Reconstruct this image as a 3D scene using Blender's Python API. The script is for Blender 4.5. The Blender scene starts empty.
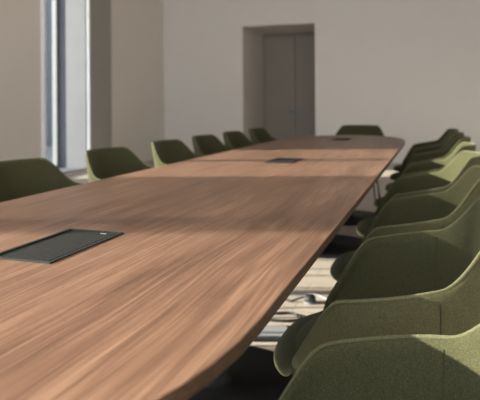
import bpy, bmesh, math, random
from mathutils import Vector, Matrix, noise
random.seed(7)
PI = math.pi
scene = bpy.context.scene
COL = scene.collection
R = math.radians

# ---------------------------------------------------------------- helpers
def link(o, parent=None):
    COL.objects.link(o)
    if parent is not None:
        o.parent = parent
    return o

def obj(name, bm, mat, parent=None, smooth=False):
    me = bpy.data.meshes.new(name)
    bmesh.ops.recalc_face_normals(bm, faces=bm.faces)
    bm.to_mesh(me); bm.free()
    me.materials.append(mat)
    if smooth:
        for p in me.polygons: p.use_smooth = True
    return link(bpy.data.objects.new(name, me), parent)

def thing(name, label, cat, loc=(0, 0, 0), rz=0.0, group=None):
    o = bpy.data.objects.new(name, None)
    o.empty_display_size = .1
    link(o); o.location = loc; o.rotation_euler = (0, 0, rz)
    o['label'] = label; o['category'] = cat
    if group: o['group'] = group
    return o

def tag(o, label, cat, group=None):
    o['label'] = label; o['category'] = cat
    if group: o['group'] = group
    return o

def struct(o):
    o['kind'] = 'structure'; return o

def box(bm, x0, x1, y0, y1, z0, z1, bevel=0.0):
    v = [bm.verts.new(p) for p in ((x0,y0,z0),(x1,y0,z0),(x1,y1,z0),(x0,y1,z0),(x0,y0,z1),(x1,y0,z1),(x1,y1,z1),(x0,y1,z1))]
    fs = [bm.faces.new([v[i] for i in f]) for f in ((0,3,2,1),(4,5,6,7),(0,1,5,4),(1,2,6,5),(2,3,7,6),(3,0,4,7))]
    if bevel:
        es = set(e for f in fs for e in f.edges)
        bmesh.ops.bevel(bm, geom=list(es), offset=bevel, segments=2, affect='EDGES', clamp_overlap=True)
    return bm

def boxes(*args, bevel=0.0):
    bm = bmesh.new()
    for a in args: box(bm, *a, bevel=bevel)
    return bm

def tube(bm, pts, r, seg=10, cap=True):
    pts = [Vector(p) for p in pts]
    rs = r if isinstance(r, (list, tuple)) else [r]*len(pts)
    rings = []
    up = Vector((0, 0, 1))
    prev = None
    for i, p in enumerate(pts):
        d = (pts[min(i+1, len(pts)-1)] - pts[max(i-1, 0)]).normalized()
        if prev is None:
            a = d.cross(up)
            if a.length < 1e-3: a = d.cross(Vector((1, 0, 0)))
            a.normalize()
        else:
            a = (prev - d*prev.dot(d)).normalized()
        prev = a
        b = d.cross(a)
        rings.append([bm.verts.new(p + (a*math.cos(k*2*PI/seg) + b*math.sin(k*2*PI/seg))*rs[i]) for k in range(seg)])
    for q in range(len(rings)-1):
        for k in range(seg):
            bm.faces.new((rings[q][k], rings[q][(k+1) % seg], rings[q+1][(k+1) % seg], rings[q+1][k]))
    if cap:
        bm.faces.new(rings[0][::-1]); bm.faces.new(rings[-1])
    return bm

def lathe(bm, prof, seg=48, c=(0, 0)):
    rings = []
    for r, z in prof:
        if r < 1e-5: rings.append([bm.verts.new((c[0], c[1], z))])
        else: rings.append([bm.verts.new((c[0]+r*math.cos(k*2*PI/seg), c[1]+r*math.sin(k*2*PI/seg), z)) for k in range(seg)])
    for a, b in zip(rings, rings[1:]):
        for k in range(seg):
            j = (k+1) % seg
            if len(a) == 1: bm.faces.new((a[0], b[k], b[j]))
            elif len(b) == 1: bm.faces.new((a[k], a[j], b[0]))
            else: bm.faces.new((a[k], a[j], b[j], b[k]))
    return bm

def catmull(P, n=8):
    P = [Vector(p) for p in P]; out = []
    for i in range(len(P)-1):
        p0 = P[max(i-1, 0)]; p1 = P[i]; p2 = P[i+1]; p3 = P[min(i+2, len(P)-1)]
        for k in range(n):
            t = k/n
            out.append(.5*((2*p1)+(p2-p0)*t+(2*p0-5*p1+4*p2-p3)*t*t+(3*p1-p0-3*p2+p3)*t**3))
    out.append(P[-1]); return out

# ---------------------------------------------------------------- materials
def mat(name, col, rough=.6, metal=0.0, spec=.5):
    m = bpy.data.materials.new(name); m.use_nodes = True
    b = m.node_tree.nodes['Principled BSDF']
    b.inputs['Base Color'].default_value = (*col, 1)
    b.inputs['Roughness'].default_value = rough
    b.inputs['Metallic'].default_value = metal
    b.inputs['Specular IOR Level'].default_value = spec
    return m, m.node_tree, b

def noisy(name, c1, c2, scale, rough=.8, bump=0.0, detail=4, stretch=(1, 1, 1), bscale=None, spec=.3, sheen=0.0):
    m, nt, b = mat(name, c1, rough, 0, spec)
    N = nt.nodes.new; L = nt.links.new
    tc = N('ShaderNodeTexCoord'); mp = N('ShaderNodeMapping'); mp.inputs['Scale'].default_value = stretch
    L(tc.outputs['Object'], mp.inputs['Vector'])
    n = N('ShaderNodeTexNoise'); n.inputs['Scale'].default_value = scale; n.inputs['Detail'].default_value = detail
    L(mp.outputs[0], n.inputs['Vector'])
    r = N('ShaderNodeValToRGB'); r.color_ramp.elements[0].color = (*c1, 1); r.color_ramp.elements[1].color = (*c2, 1)
    r.color_ramp.elements[0].position = .35; r.color_ramp.elements[1].position = .65
    L(n.outputs['Fac'], r.inputs['Fac']); L(r.outputs[0], b.inputs['Base Color'])
    if bump:
        n2 = N('ShaderNodeTexNoise'); n2.inputs['Scale'].default_value = bscale or scale; n2.inputs['Detail'].default_value = 2
        L(mp.outputs[0], n2.inputs['Vector'])
        bp = N('ShaderNodeBump'); bp.inputs['Strength'].default_value = bump; bp.inputs['Distance'].default_value = .002
        L(n2.outputs['Fac'], bp.inputs['Height']); L(bp.outputs[0], b.inputs['Normal'])
    if sheen:
        b.inputs['Sheen Weight'].default_value = sheen
        b.inputs['Sheen Roughness'].default_value = .3
        b.inputs['Sheen Tint'].default_value = (.8, .85, .6, 1)
    return m

def wood(name, base, dark, light, along='y', sc=1.0, rough=.45, planks=None):
    m, nt, b = mat(name, base, rough, 0, .4)
    N = nt.nodes.new; L = nt.links.new
    tc = N('ShaderNodeTexCoord')
    src = tc.outputs['Object']
    # slow wander so the grain is not ruler straight
    wn = N('ShaderNodeTexNoise'); wn.inputs['Scale'].default_value = 1.4*sc; wn.inputs['Detail'].default_value = 1
    L(src, wn.inputs['Vector'])
    sub = N('ShaderNodeVectorMath'); sub.operation = 'SUBTRACT'; sub.inputs[1].default_value = (.5, .5, .5)
    L(wn.outputs['Color'], sub.inputs[0])
    scl = N('ShaderNodeVectorMath'); scl.operation = 'SCALE'; scl.inputs['Scale'].default_value = .04
    L(sub.outputs[0], scl.inputs[0])
    add = N('ShaderNodeVectorMath'); L(src, add.inputs[0]); L(scl.outputs[0], add.inputs[1])
    def stretched(v):
        mp = N('ShaderNodeMapping'); mp.inputs['Scale'].default_value = v
        L(add.outputs[0], mp.inputs['Vector']); return mp.outputs[0]
    a, c = (1.0, .07) if along == 'y' else (.07, 1.0)
    n1 = N('ShaderNodeTexNoise'); n1.inputs['Scale'].default_value = 24*sc; n1.inputs['Detail'].default_value = 5; n1.inputs['Roughness'].default_value = .62
    L(stretched((a, c, 1)), n1.inputs['Vector'])
    n2 = N('ShaderNodeTexNoise'); n2.inputs['Scale'].default_value = 170*sc; n2.inputs['Detail'].default_value = 3
    L(stretched((a, c*.3, 1)), n2.inputs['Vector'])
    n3 = N('ShaderNodeTexNoise'); n3.inputs['Scale'].default_value = 4*sc; n3.inputs['Detail'].default_value = 2
    L(stretched((a, c*1.6, 1)), n3.inputs['Vector'])
    m1 = N('ShaderNodeMath'); m1.operation = 'MULTIPLY'; m1.inputs[1].default_value = .32; L(n1.outputs['Fac'], m1.inputs[0])
    m2 = N('ShaderNodeMath'); m2.operation = 'MULTIPLY_ADD'; m2.inputs[1].default_value = .42; L(n2.outputs['Fac'], m2.inputs[0]); L(m1.outputs[0], m2.inputs[2])
    m3 = N('ShaderNodeMath'); m3.operation = 'MULTIPLY_ADD'; m3.inputs[1].default_value = .26; L(n3.outputs['Fac'], m3.inputs[0]); L(m2.outputs[0], m3.inputs[2])
    r = N('ShaderNodeValToRGB'); e = r.color_ramp.elements
    e[0].position = .38; e[0].color = (*dark, 1); e[1].position = .62; e[1].color = (*light, 1)
    k = e.new(.5); k.color = (*base, 1)
    L(m3.outputs[0], r.inputs['Fac'])
    out = r.outputs[0]
    if planks:
        br = N('ShaderNodeTexBrick'); br.offset = .37
        br.inputs['Scale'].default_value = 1; br.inputs['Brick Width'].default_value = planks[0]; br.inputs['Row Height'].default_value = planks[1]
        br.inputs['Mortar Size'].default_value = .003; br.inputs['Mortar Smooth'].default_value = .2
        br.inputs['Color1'].default_value = (1, 1, 1, 1); br.inputs['Color2'].default_value = (.92, .91, .90, 1); br.inputs['Mortar'].default_value = (.62, .6, .58, 1)
        mp = N('ShaderNodeMapping'); mp.inputs['Rotation'].default_value = (0, 0, planks[2])
        L(src, mp.inputs['Vector']); L(mp.outputs[0], br.inputs['Vector'])
        mx = N('ShaderNodeMix'); mx.data_type = 'RGBA'; mx.blend_type = 'MULTIPLY'; mx.inputs[0].default_value = 1
        L(out, mx.inputs[6]); L(br.outputs['Color'], mx.inputs[7]); out = mx.outputs[2]
    L(out, b.inputs['Base Color'])
    bp = N('ShaderNodeBump'); bp.inputs['Strength'].default_value = .12; bp.inputs['Distance'].default_value = .001
    L(n2.outputs['Fac'], bp.inputs['Height']); L(bp.outputs[0], b.inputs['Normal'])
    return m

M = {}
M['walnut'] = wood('walnut_veneer', (.172, .091, .056), (.096, .048, .029), (.28, .160, .103), 'y', 1.0, .42)
M['walnut_edge'] = wood('walnut_edge_band', (.05, .028, .015), (.03, .017, .009), (.075, .043, .024), 'y', 2.0, .6)
M['oak'] = wood('pale_oak_floor', (.47, .405, .34), (.43, .37, .31), (.51, .445, .38), 'x', .8, .42, (1.9, .16, 0))
M['wall'] = noisy('warm_grey_plaster', (.70, .655, .60), (.71, .665, .61), 3, .9, .15, 3, bscale=160)
M['wall_side'] = noisy('taupe_plaster', (.70, .645, .585), (.71, .655, .595), 3, .9, .15, 3, bscale=160)
M['ceiling'] = noisy('ceiling_paint', (.62, .6, .57), (.64, .62, .59), 3, .9)
M['white'] = noisy('white_window_paint', (.82, .83, .84), (.86, .87, .88), 8, .35)
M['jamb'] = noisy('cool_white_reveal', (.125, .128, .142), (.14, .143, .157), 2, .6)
M['grey_frame'] = noisy('grey_metal_frame', (.20, .21, .22), (.23, .24, .25), 20, .45)
M['shutter'] = noisy('dark_grey_shutter', (.31, .30, .27), (.325, .315, .285), 6, .7)
M['door'] = noisy('taupe_door_lacquer', (.27, .225, .18), (.28, .235, .19), 5, .5)
M['green'] = noisy('moss_green_felt', (.034, .033, .015), (.062, .060, .029), 420, .95, .55, 3, bscale=700, spec=.15, sheen=.15)
M['rim_light'] = noisy('green_sunlit_rim', (.066, .065, .030), (.095, .092, .045), 300, .9, .3, 3, bscale=600, sheen=.3)  # lighter green: sunlight on the chair rims put into the colour
M['seam'] = noisy('green_seam_thread', (.02, .02, .009), (.026, .026, .012), 300, .9)
M['black'] = noisy('black_powder_coat', (.006, .006, .0065), (.009, .009, .009), 80, .6, spec=.15)
M['black_soft'] = noisy('black_plastic', (.015, .015, .016), (.022, .022, .022), 60, .6)
M['lid'] = noisy('charcoal_brushed_lid', (.016, .016, .015), (.030, .029, .027), 60, .9, .2, 4, stretch=(1, 6, 1), spec=.08)
M['silver'] = mat('brushed_silver', (.62, .64, .66), .35, .6)[0]
M['facade'] = noisy('grey_facade', (.075, .078, .082), (.085, .088, .094), 1, .9)
M['ground'] = noisy('asphalt', (.12, .12, .12), (.16, .16, .155), 4, .95)
g, nt, b = mat('clear_glass', (1, 1, 1), .05)
for n in list(nt.nodes): nt.nodes.remove(n)
o_ = nt.nodes.new('ShaderNodeOutputMaterial'); tr = nt.nodes.new('ShaderNodeBsdfTransparent'); gl = nt.nodes.new('ShaderNodeBsdfGlossy')
gl.inputs['Roughness'].default_value = .02; tr.inputs['Color'].default_value = (.93, .95, .95, 1)
fr = nt.nodes.new('ShaderNodeFresnel'); fr.inputs['IOR'].default_value = 1.35; mx = nt.nodes.new('ShaderNodeMixShader')
mx.inputs[0].default_value = .08; nt.nodes.remove(fr); nt.links.new(tr.outputs[0], mx.inputs[1]); nt.links.new(gl.outputs[0], mx.inputs[2]); nt.links.new(mx.outputs[0], o_.inputs[0])
M['glass'] = g
g, nt, b = mat('sun_filter_fabric', (.6, .6, .6), .9)
o_ = nt.nodes['Material Output']; tr = nt.nodes.new('ShaderNodeBsdfTransparent'); mx = nt.nodes.new('ShaderNodeMixShader')
mx.inputs[0].default_value = .54; nt.links.new(tr.outputs[0], mx.inputs[1]); nt.links.new(b.outputs[0], mx.inputs[2]); nt.links.new(mx.outputs[0], o_.inputs[0])
M['screen'] = g

# ---------------------------------------------------------------- room (x across, y along the table, camera over the origin)
LW, LD = -5.25, .61           # inner face of the window wall and its depth
BW = 10.7                     # back wall
RW = 2.9
CH = 3.9
Y0 = -3.2
struct(obj('floor', boxes((LW-LD, RW+.2, Y0, BW+1.8, -.12, 0)), M['oak']))
struct(obj('ceiling', boxes((LW-LD, RW+.2, Y0, BW+1.8, CH, CH+.15)), M['ceiling']))
NX0, NX1, NZ, NY = -3.56, -2.14, 2.575, 12.15   # doorway niche in the back wall
bm = boxes((LW-LD, NX0, BW, NY+.1, 0, CH), (NX1, RW+.2, BW, NY+.1, 0, CH), (NX0, NX1, BW, NY+.1, NZ, CH), (NX0, NX1, NY+.001, NY+.1, 0, NZ))
struct(obj('wall_back', bm, M['wall']))
struct(obj('wall_right', boxes((RW, RW+.2, Y0, BW, 0, CH)), M['wall']))
WIN = [(-2.6, 2.45), (6.86, 7.92)]
Z0, Z1 = .04, 3.3
bm = bmesh.new()
ys = [Y0] + [v for w in WIN for v in w] + [BW]
for i in range(0, len(ys), 2):
    box(bm, LW-LD, LW, ys[i], ys[i+1], 0, CH)
for a, c in WIN:
    box(bm, LW-LD, LW, a, c, 0, Z0); box(bm, LW-LD, LW, a, c, Z1, CH)
struct(obj('wall_left', bm, M['wall_side']))

def window(i, a, c, mull):
    w = bpy.data.objects.new('window_%d' % i, None); link(w); struct(w)
    w.location = (LW-LD, a, Z0)
    H = Z1-Z0; W = c-a; f = .06
    bars = [(.02, .10, 0, f, 0, H), (.02, .10, W-f, W, 0, H), (.02, .10, f, W-f, 0, f), (.02, .10, f, W-f, H-f, H)]
    for q in mull: bars.append((.03, .09, q-a-.035, q-a+.035, f, H-f))
    obj('window_frame', boxes(*bars), M['grey_frame'], w)
    obj('glass', boxes((.055, .063, f, W-f, f, H-f)), M['glass'], w)
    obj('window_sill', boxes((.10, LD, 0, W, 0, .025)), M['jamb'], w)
    j = .012
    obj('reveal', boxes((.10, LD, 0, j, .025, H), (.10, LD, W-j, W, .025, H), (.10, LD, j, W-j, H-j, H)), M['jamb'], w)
    # slim white architraves standing proud of the wall
    obj('architrave', boxes((LD, LD+.05, -.045, .0, -.12+.1, H+.05), (LD, LD+.05, W, W+.045, -.02, H+.05), (LD, LD+.05, 0, W, H, H+.05), bevel=.004), M['white'], w)
    return w
window(1, *WIN[0], [-1.5, -.32, 1.46])
window(2, *WIN[1], [])
sb = thing('added_sun_blind', 'added unseen translucent blind thinning the sun in the middle of the wide left window', 'blind', (LW-.10, -.32, 0))  # added out of view to let weaker sun onto the right-hand chair backs
obj('sun_filter_fabric', boxes((-.001, .001, 0, 1.17, .1, 3.2)), M['screen'], sb)
obj('roller', tube(bmesh.new(), [(0, 0, 3.23), (0, 1.17, 3.23)], .03, 16), M['white'], sb, True)
obj('hem_bar', boxes((-.008, .008, 0, 1.17, .07, .1), bevel=.002), M['white'], sb)

o = obj('window_shutter', boxes((LW+.002, LW+.05, 7.97, 8.60, .04, 3.34), bevel=.006), M['shutter'])
tag(o, 'dark grey shutter panel folded flat against the wall behind the window', 'shutter')
struct(obj('baseboard_left', boxes((LW, LW+.015, 2.51, 6.80, 0, .09), (LW, LW+.015, 8.61, BW, 0, .09)), M['wall_side']))
struct(obj('baseboard_back', boxes((LW+.015, NX0, BW-.015, BW, 0, .09), (NX1, RW, BW-.015, BW, 0, .09)), M['wall']))

# double door at the end of the niche
DX = (NX0+NX1)/2
for i, (a, c, sgn) in enumerate(((NX0+.02, DX-.004, 1), (DX+.004, NX1-.02, -1))):
    d = bpy.data.objects.new('door_%d' % (i+1), None); link(d); struct(d); d.location = (a if sgn > 0 else c, NY, 0)
    w = c-a
    x0, x1 = (0, w) if sgn > 0 else (-w, 0)
    obj('door_leaf', boxes((x0, x1, -.045, 0, .01, NZ-.03), bevel=.004), M['door'], d)
    hx = (x1-.075) if sgn > 0 else (x0+.075)
    hb = bmesh.new()
    box(hb, hx-.022, hx+.022, -.053, -.045, .72, .98, bevel=.003)
    tube(hb, [(hx, -.053, .90), (hx, -.10, .90), (hx-sgn*.02, -.105, .90), (hx-sgn*.12, -.105, .90)], .012, 10)
    h = obj('door_handle', hb, M['grey_frame'], d)
struct(obj('trim_1', boxes((NX0, NX0+.02, NY-.06, NY, 0, NZ), (NX1-.02, NX1, NY-.06, NY, 0, NZ), (NX0+.02, NX1-.02, NY-.06, NY, NZ-.03, NZ)), M['door']))

# outside the windows
struct(obj('ground', boxes((-60, LW-LD, -40, 60, -.5, -.15)), M['ground']))
b_ = thing('neighbouring_building', 'shaded grey building outside the left window', 'building', (-11.0, 17, -.15))
bm = boxes((-6, 0, -8.5, 18, 0, 9))
obj('facade_wall', bm, M['facade'], b_)

# ---------------------------------------------------------------- conference table
TX, TY = -.79, 3.06
HW, HL, TT = .547, 2.85, .026
CAP = .60
def outline(inset=0.0, n=28):
    pts = []
    a, bb = HW-inset, CAP-inset
    yc = HL-CAP
    for k in range(n+1):                         # far end
        th = PI*k/n
        cs, sn = math.cos(th), math.sin(th)
        e = 2/2.0
        fb_ = bb+.45
        pts.append((a*math.copysign(abs(cs)**e, cs), HL-inset-fb_ + fb_*abs(sn)**.8))
    for k in range(n+1):
        th = PI + PI*k/n
        cs, sn = math.cos(th), math.sin(th)
        e = 2/2.25
        pts.append((a*math.copysign(abs(cs)**e, cs), -yc - bb*abs(sn)**e))
    return pts
def slab(bm, rings):
    rr = [[bm.verts.new((x, y, z)) for x, y in outline(ins)] for ins, z in rings]
    for a, c in zip(rr, rr[1:]):
        n = len(a)
        for k in range(n): bm.faces.new((a[k], a[(k+1) % n], c[(k+1) % n], c[k]))
    bm.faces.new(rr[0][::-1]); bm.faces.new(rr[-1])
    return bm
table = thing('conference_table', 'long walnut conference table with rounded ends and black disc bases', 'table', (TX, TY, 0))
obj('tabletop', slab(bmesh.new(), [(.0005, .7375), (0, .738), (0, .7388), (.0012, .740)]), M['walnut'], table)
obj('edge_band', slab(bmesh.new(), [(.010, .714), (.003, .7155), (.0012, .719), (.0004, .7375)]), M['walnut_edge'], table)
for i, y in enumerate((2.02, 4.28, 5.40)):
    bm = bmesh.new()
    yy = y-TY
    lathe(bm, [(0, .0), (.36, .0), (.365, .004), (.362, .012), (.34, .016), (.07, .02), (.055, .03), (.05, .06), (.05, .64), (.06, .66), (.06, .665), (0, .665)], 56, (0, yy))
    p = obj('pedestal_base', bm, M['black'], table, True)
    obj('mounting_plate', boxes((-.30, .30, yy-.18, yy+.18, .665, .713), bevel=.006), M['black'], p)

# power boxes let into the top
def power_box(y, label):
    t = thing('table_power_box', label, 'power box', (TX-.007, y, .740), 0, 'power boxes set into the table')
    w, l = .077, .142
    bm = boxes((-w, w, -l, -l+.009, 0, .003), (-w, w, l-.009, l, 0, .003), (-w, -w+.009, -l+.009, l-.009, 0, .003), (w-.009, w, -l+.009, l-.009, 0, .003), bevel=.0008)
    obj('bezel', bm, M['black_soft'], t)
    obj('lid', boxes((-w+.030, w-.011, -l+.011, l-.011, 0.0, .0028), bevel=.0008), M['lid'], t)
    obj('cable_slot', boxes((-w+.0095, -w+.0285, -l+.010, l-.010, 0.0, .0006)), M['black'], t)
    obj('lid_notch', boxes((.03, .045, l-.030, l-.027, .0029, .0034)), M['silver'], t)
    return t
power_box(1.10, 'black table power box nearest the viewer, its dark lid seen clearly')
power_box(3.12, 'black table power box halfway along the table in the sunlit band')
power_box(5.16, 'small thin black power box near the far end of the table')

# ---------------------------------------------------------------- armchairs (front = +x, seat centre at the origin)
def sstep(a, b, x):
    t = max(0, min(1, (x-a)/(b-a))); return t*t*(3-2*t)
SEAT = .455
def plan(phi, ax, axb, ay, e):
    c, s = math.cos(phi), math.sin(phi)
    A = ax if c > 0 else axb
    return (abs(c/A)**e + abs(s/ay)**e)**(-1/e)
def rim_h(d):      # d in degrees from the front
    h = .430 + (.640-.430)*sstep(35, 71, d)
    h += .042*max(0, min(1, (d-64)/42))
    h += .124*sstep(106, 140, d)
    return h
def shell_pt(phi, w):
    d = abs(math.degrees(phi)); 
    if d > 180: d = 360-d
    fr = math.cos(phi) > 0
    Rb = plan(phi, .298, .19, .250, 2.7 if fr else 2.2)
    Rr = plan(phi, .255, .268, .288, 2.5 if fr else 1.95)
    # front lip rolls over instead of flaring
    k = sstep(38, 72, d)
    Rr = Rr*k + (Rb+.004)*(1-k)
    h = rim_h(d)
    zs = SEAT + .012*(1-k)
    dish = SEAT-.012
    back = sstep(105, 150, d)
    if w < .4:
        q = w/.4
        return Vector((math.cos(phi)*Rb*.72*q, math.sin(phi)*Rb*.72*q, dish + (zs-dish)*q*q))
    q = (w-.4)/.6
    P0 = Vector((Rb*.72, zs)); P1 = Vector((Rb*.99, zs + .004)); 
    P3 = Vector((Rr, h))
    P2 = Vector((Rb*(1.03 if k > .5 else 1.03) + (Rr-Rb)*.25, zs + (h-zs)*.45))
    # bellied arms: the wall bulges out below the rim
    P2.x += .030*k*(1-back)
    p = P0*(1-q)**3 + P1*3*q*(1-q)**2 + P2*3*q*q*(1-q) + P3*q**3
    # the backrest top curls back a touch
    return Vector((math.cos(phi)*p.x, math.sin(phi)*p.x, p.y))

NP, NWD = 72, 16
def make_shell():
    bm = bmesh.new()
    c = bm.verts.new(shell_pt(0, 0)); rings = []
    for j in range(1, NWD+1):
        rings.append([bm.verts.new(shell_pt(2*PI*i/NP, j/NWD)) for i in range(NP)])
    for i in range(NP):
        bm.faces.new((c, rings[0][i], rings[0][(i+1) % NP]))
    for a, b2 in zip(rings, rings[1:]):
        for i in range(NP):
            bm.faces.new((a[i], b2[i], b2[(i+1) % NP], a[(i+1) % NP]))
    for f in bm.faces: f.normal_update()
    bm.normal_update()
    # outer skin: offset along vertex normals, thicker low down, slim at the rim
    inner = [[c]] + rings
    outer = []
    for j, ring in enumerate(inner):
        w = j/NWD
        th = .030 - .010*sstep(.6, 1, w)
        o = []
        for v in ring:
            n = v.normal
            if n.z < 0 and j == 0: n = -n
            sgn = -1
            o.append(bm.verts.new(v.co + n*th*sgn))
        outer.append(o)
    for i in range(NP):
        bm.faces.new((outer[0][0], outer[1][(i+1) % NP], outer[1][i]))
    for a, b2 in zip(outer[1:], outer[2:]):
        for i in range(NP):
            bm.faces.new((a[i], a[(i+1) % NP], b2[(i+1) % NP], b2[i]))
    # rounded rim
    ri, ro = inner[-1], outer[-1]
    mids = []
    for i in range(NP):
        tng = (ri[i].co - inner[-2][i].co).normalized()
        m_ = (ri[i].co+ro[i].co)/2 + tng*.008
        mids.append(bm.verts.new(m_))
    for i in range(NP):
        j = (i+1) % NP
        bm.faces.new((ri[i], mids[i], mids[j], ri[j])); bm.faces.new((mids[i], ro[i], ro[j], mids[j]))
    return bm

def seam_path(deg, off, w0=.42, outer=False):
    pts = []
    for k in range(15):
        w = w0 + (.985-w0)*k/14
        phi = R(deg)
        p = shell_pt(phi, w)
        du = shell_pt(phi+.02, w)-shell_pt(phi-.02, w)
        dw = shell_pt(phi, min(1, w+.02))-shell_pt(phi, w-.02)
        n = du.cross(dw).normalized()
        if n.dot(Vector((math.cos(phi), math.sin(phi), -1))) > 0: n = -n
        pts.append(p + n*(off if not outer else -off))
    return pts

def make_chair():
    t = thing('armchair', 'x', 'chair', (0, 0, 0), 0, 'green armchairs around the table')
    sh = obj('upholstered_shell', make_shell(), M['green'], t, True)
    md = sh.modifiers.new('sub', 'SUBSURF'); md.levels = 1; md.render_levels = 1
    for s in (-1, 1):
        bm = bmesh.new(); tube(bm, seam_path(s*107, .0002), .0014, 6)
        obj('seam', bm, M['seam'], sh, True)
        bm = bmesh.new(); tube(bm, seam_path(s*107, .0205, .6, True), .0014, 6)
        obj('seam', bm, M['seam'], sh, True)
    bm = bmesh.new()
    rp_ = []
    for i in range(97):
        phi = R(50) + (2*PI-R(100))*i/96
        a_ = shell_pt(phi, 1); b_ = shell_pt(phi, .96)
        tt = (a_-b_).normalized(); out = Vector((math.cos(phi), math.sin(phi), 0))
        rp_.append(a_ + tt*.0055 + out*.011)
    tube(bm, rp_, .0034, 8)  # thin paler tube painting the sunlit line along the rim
    w_ = obj('rim_highlight', bm, M['rim_light'], sh, True)
    # seat cushion: a low rounded pad filling the seat
    bm = bmesh.new(); prof = [(0, .022), (.5, .021), (.8, .019), (.93, .014), (.985, .006), (1, -.003), (.97, -.010)]
    rr = []
    for q, z in prof:
        if q == 0: rr.append([bm.verts.new((0.015, 0, SEAT+z))]); continue
        rr.append([bm.verts.new((.012+math.cos(2*PI*i/48)*q*(plan(2*PI*i/48, .255, .19, .218, 2.5)), math.sin(2*PI*i/48)*q*plan(2*PI*i/48, .26, .19, .218, 2.5), SEAT+z)) for i in range(48)])
    for i in range(48): bm.faces.new((rr[0][0], rr[1][i], rr[1][(i+1) % 48]))
    for a, b2 in zip(rr[1:], rr[2:]):
        for i in range(48): bm.faces.new((a[i], b2[i], b2[(i+1) % 48], a[(i+1) % 48]))
    bm.faces.new(rr[-1])
    obj('seat_cushion', bm, M['green'], t, True)
    # black underframe and four slim legs
    bm = bmesh.new()
    box(bm, -.14, .14, -.13, .13, .398, .412, bevel=.004)
    tube(bm, [(-.16, -.15, .398), (.17, .15, .398)], .010, 8); tube(bm, [(-.16, .15, .398), (.17, -.15, .398)], .010, 8)
    fr_ = obj('underframe', bm, M['black'], t, True)
    for sx, sy in ((1, 1), (1, -1), (-1, 1), (-1, -1)):
        bm = bmesh.new()
        x0 = .165 if sx > 0 else -.155
        pts = catmull([(x0*.55, sy*.07, .398), (x0*.95, sy*.13, .396), (x0*1.12, sy*.158, .375), (x0*1.30, sy*.208, .008)], 6)
        tube(bm, pts, [.0085]*len(pts), 8)
        lg = obj('leg', bm, M['black'], t, True)
        bm = bmesh.new(); lathe(bm, [(0, 0), (.011, 0), (.012, .003), (.010, .014), (0, .014)], 12, (x0*1.302, sy*.2085))
        obj('foot_glide', bm, M['black_soft'], lg, True)
    return t

def children(o): return [c for c in bpy.data.objects if c.parent == o]
def copy_tree(o, parent=None):
    c = o.copy(); COL.objects.link(c); c.parent = parent
    for ch in children(o): copy_tree(ch, c)
    return c

CHAIRS = [
 # right row (near to far)
 (-.075, .668, 180, 'nearest green armchair on the right, cut off by the bottom of the picture'),
 (-.085, 1.46, 180, 'second nearest green armchair on the right, arm rim catching a bright line'),
 (-.075, 2.20, 180, 'third nearest green armchair on the right side of the table'),
 (-.075, 2.93, 183, 'green armchair on the right with the brightest sunlit backrest'),
 (-.065, 3.66, 178, 'green armchair directly behind the brightest sunlit one on the right'),
 (-.055, 4.38, 180, 'third from last green armchair in the right row'),
 (-.07, 5.04, 178, 'second from last green armchair in the right row'),
 (-.09, 5.70, 182, 'farthest green armchair in the right row, in shade near the back wall'),
 # left row (near to far)
 (-1.50, 2.04, 0, 'green armchair at the left picture edge, dark backrest partly cut off'),
 (-1.50, 2.77, 0, 'green armchair in front of the dark grey shutter, outer side sunlit'),
 (-1.50, 3.51, 0, 'third nearest green armchair in the left row, pale sunlit side edge'),
 (-1.50, 4.17, 0, 'green armchair left of the doorway, fourth from the near end of the left row'),
 (-1.50, 4.84, 0, 'green armchair just beside the left edge of the doorway'),
 (-1.50, 5.58, 0, 'farthest green armchair of the left row, seen against the dark doorway'),
 # head of the table
 (-.815, 6.44, -90, 'lone green armchair at the far head of the table'),
]
proto = make_chair()
for i, (x, y, a, lab) in enumerate(CHAIRS):
    o = proto if i == 0 else copy_tree(proto)
    o.location = (x, y, 0); o.rotation_euler = (0, 0, R(a)); o['label'] = lab
    o['group'] = 'green armchairs around the table'

# small sewn tag under the front of the second chair's seat
# ---------------------------------------------------------------- floor box and cables
fb = thing('floor_socket_box', 'silver floor socket box with dark frame beside the cables', 'socket box', (-.705, 2.56, 0), R(18))
obj('frame', boxes((-.10, .085, -.085, .085, 0, .010), bevel=.002), M['black_soft'], fb)
obj('cover_plate', boxes((-.085, .060, -.055, .065, .010, .016), bevel=.003), M['silver'], fb)
def cable(name, pts, r, label, m='black_soft'):
    bm = bmesh.new(); tube(bm, catmull(pts, 10), r, 8)
    return tag(obj(name, bm, M[m], None, True), label, 'cable', None)
cable('cable', [(-1.05, 2.72, .007), (-.90, 2.74, .007), (-.76, 2.71, .007), (-.655, 2.74, .007), (-.635, 2.79, .007), (-.70, 2.83, .007), (-.80, 2.80, .007), (-.92, 2.84, .007), (-1.05, 2.90, .007)], .007, 'thick black cable looped on the floor just beyond the socket box')
cable('cable', [(-1.1, 3.08, .005), (-.95, 3.03, .005), (-.84, 3.06, .005), (-.75, 3.01, .005), (-.70, 3.015, .02), (-.672, 3.02, .03)], .0055, 'thin black cable running to the black plug on the floor')
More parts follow.
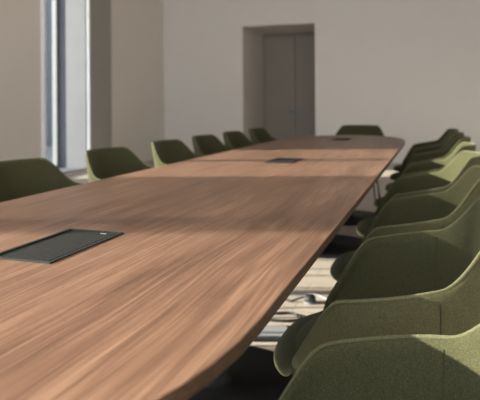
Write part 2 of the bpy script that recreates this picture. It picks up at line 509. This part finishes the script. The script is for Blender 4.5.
cable('cable', [(-1.1, 3.18, .005), (-.90, 3.14, .005), (-.78, 3.12, .005), (-.66, 3.16, .005), (-.56, 3.10, .005), (-.50, 3.02, .005), (-.40, 3.05, .005)], .0045, 'grey cable curving across the sunlit floor around the plug', 'grey_frame')
pl = thing('power_plug', 'round black power plug with pale rim on the sunlit floor', 'plug', (-.64, 3.03, 0), R(40))
bm = bmesh.new(); lathe(bm, [(0, 0), (.026, 0), (.03, .006), (.03, .028), (.024, .038), (0, .042)], 24)
obj('plug_body', bm, M['black_soft'], pl, True)
bm = bmesh.new(); lathe(bm, [(.0302, .004), (.034, .004), (.034, .009), (.0302, .009), (.0302, .004)], 24)
obj('plug_collar', bm, M['grey_frame'], pl, True)

# ---------------------------------------------------------------- light
TH = R(18.7)
ELEV = 15
sun = bpy.data.lights.new('sun', 'SUN'); sun.energy = 8.2; sun.angle = R(.9); sun.color = (1, .93, .80)
so = bpy.data.objects.new('sun', sun); COL.objects.link(so)
d = Vector((math.cos(TH)*math.cos(R(ELEV)), math.sin(TH)*math.cos(R(ELEV)), -math.sin(R(ELEV))))
so.rotation_euler = d.to_track_quat('-Z', 'Y').to_euler(); so.location = (-12, -2, 6)
w = bpy.data.worlds.new('sky'); scene.world = w; w.use_nodes = True
bg = w.node_tree.nodes['Background']; bg.inputs[0].default_value = (.80, .88, 1, 1); bg.inputs[1].default_value = 1.22

# ---------------------------------------------------------------- camera
FPX = 580.0
cam = bpy.data.cameras.new('camera'); cam.sensor_fit = 'HORIZONTAL'; cam.sensor_width = 36
cam.lens = FPX/480*36
cam.shift_y = -95/480
cam.clip_start = .02
cam.dof.use_dof = True; cam.dof.focus_distance = 1.15; cam.dof.aperture_fstop = 5.6
co = bpy.data.objects.new('camera', cam); COL.objects.link(co)
co.location = (0, 0, 1.05)
co.rotation_mode = 'XYZ'
rot = Matrix.Rotation(TH, 4, 'Z') @ Matrix.Rotation(R(90), 4, 'X') @ Matrix.Rotation(R(-.35), 4, 'Z')
co.rotation_euler = rot.to_euler()
scene.camera = co
vs = scene.view_settings
vs.view_transform = 'Standard'; vs.look = 'None'; vs.gamma = 1; vs.use_curve_mapping = False
vs.exposure = 1.70
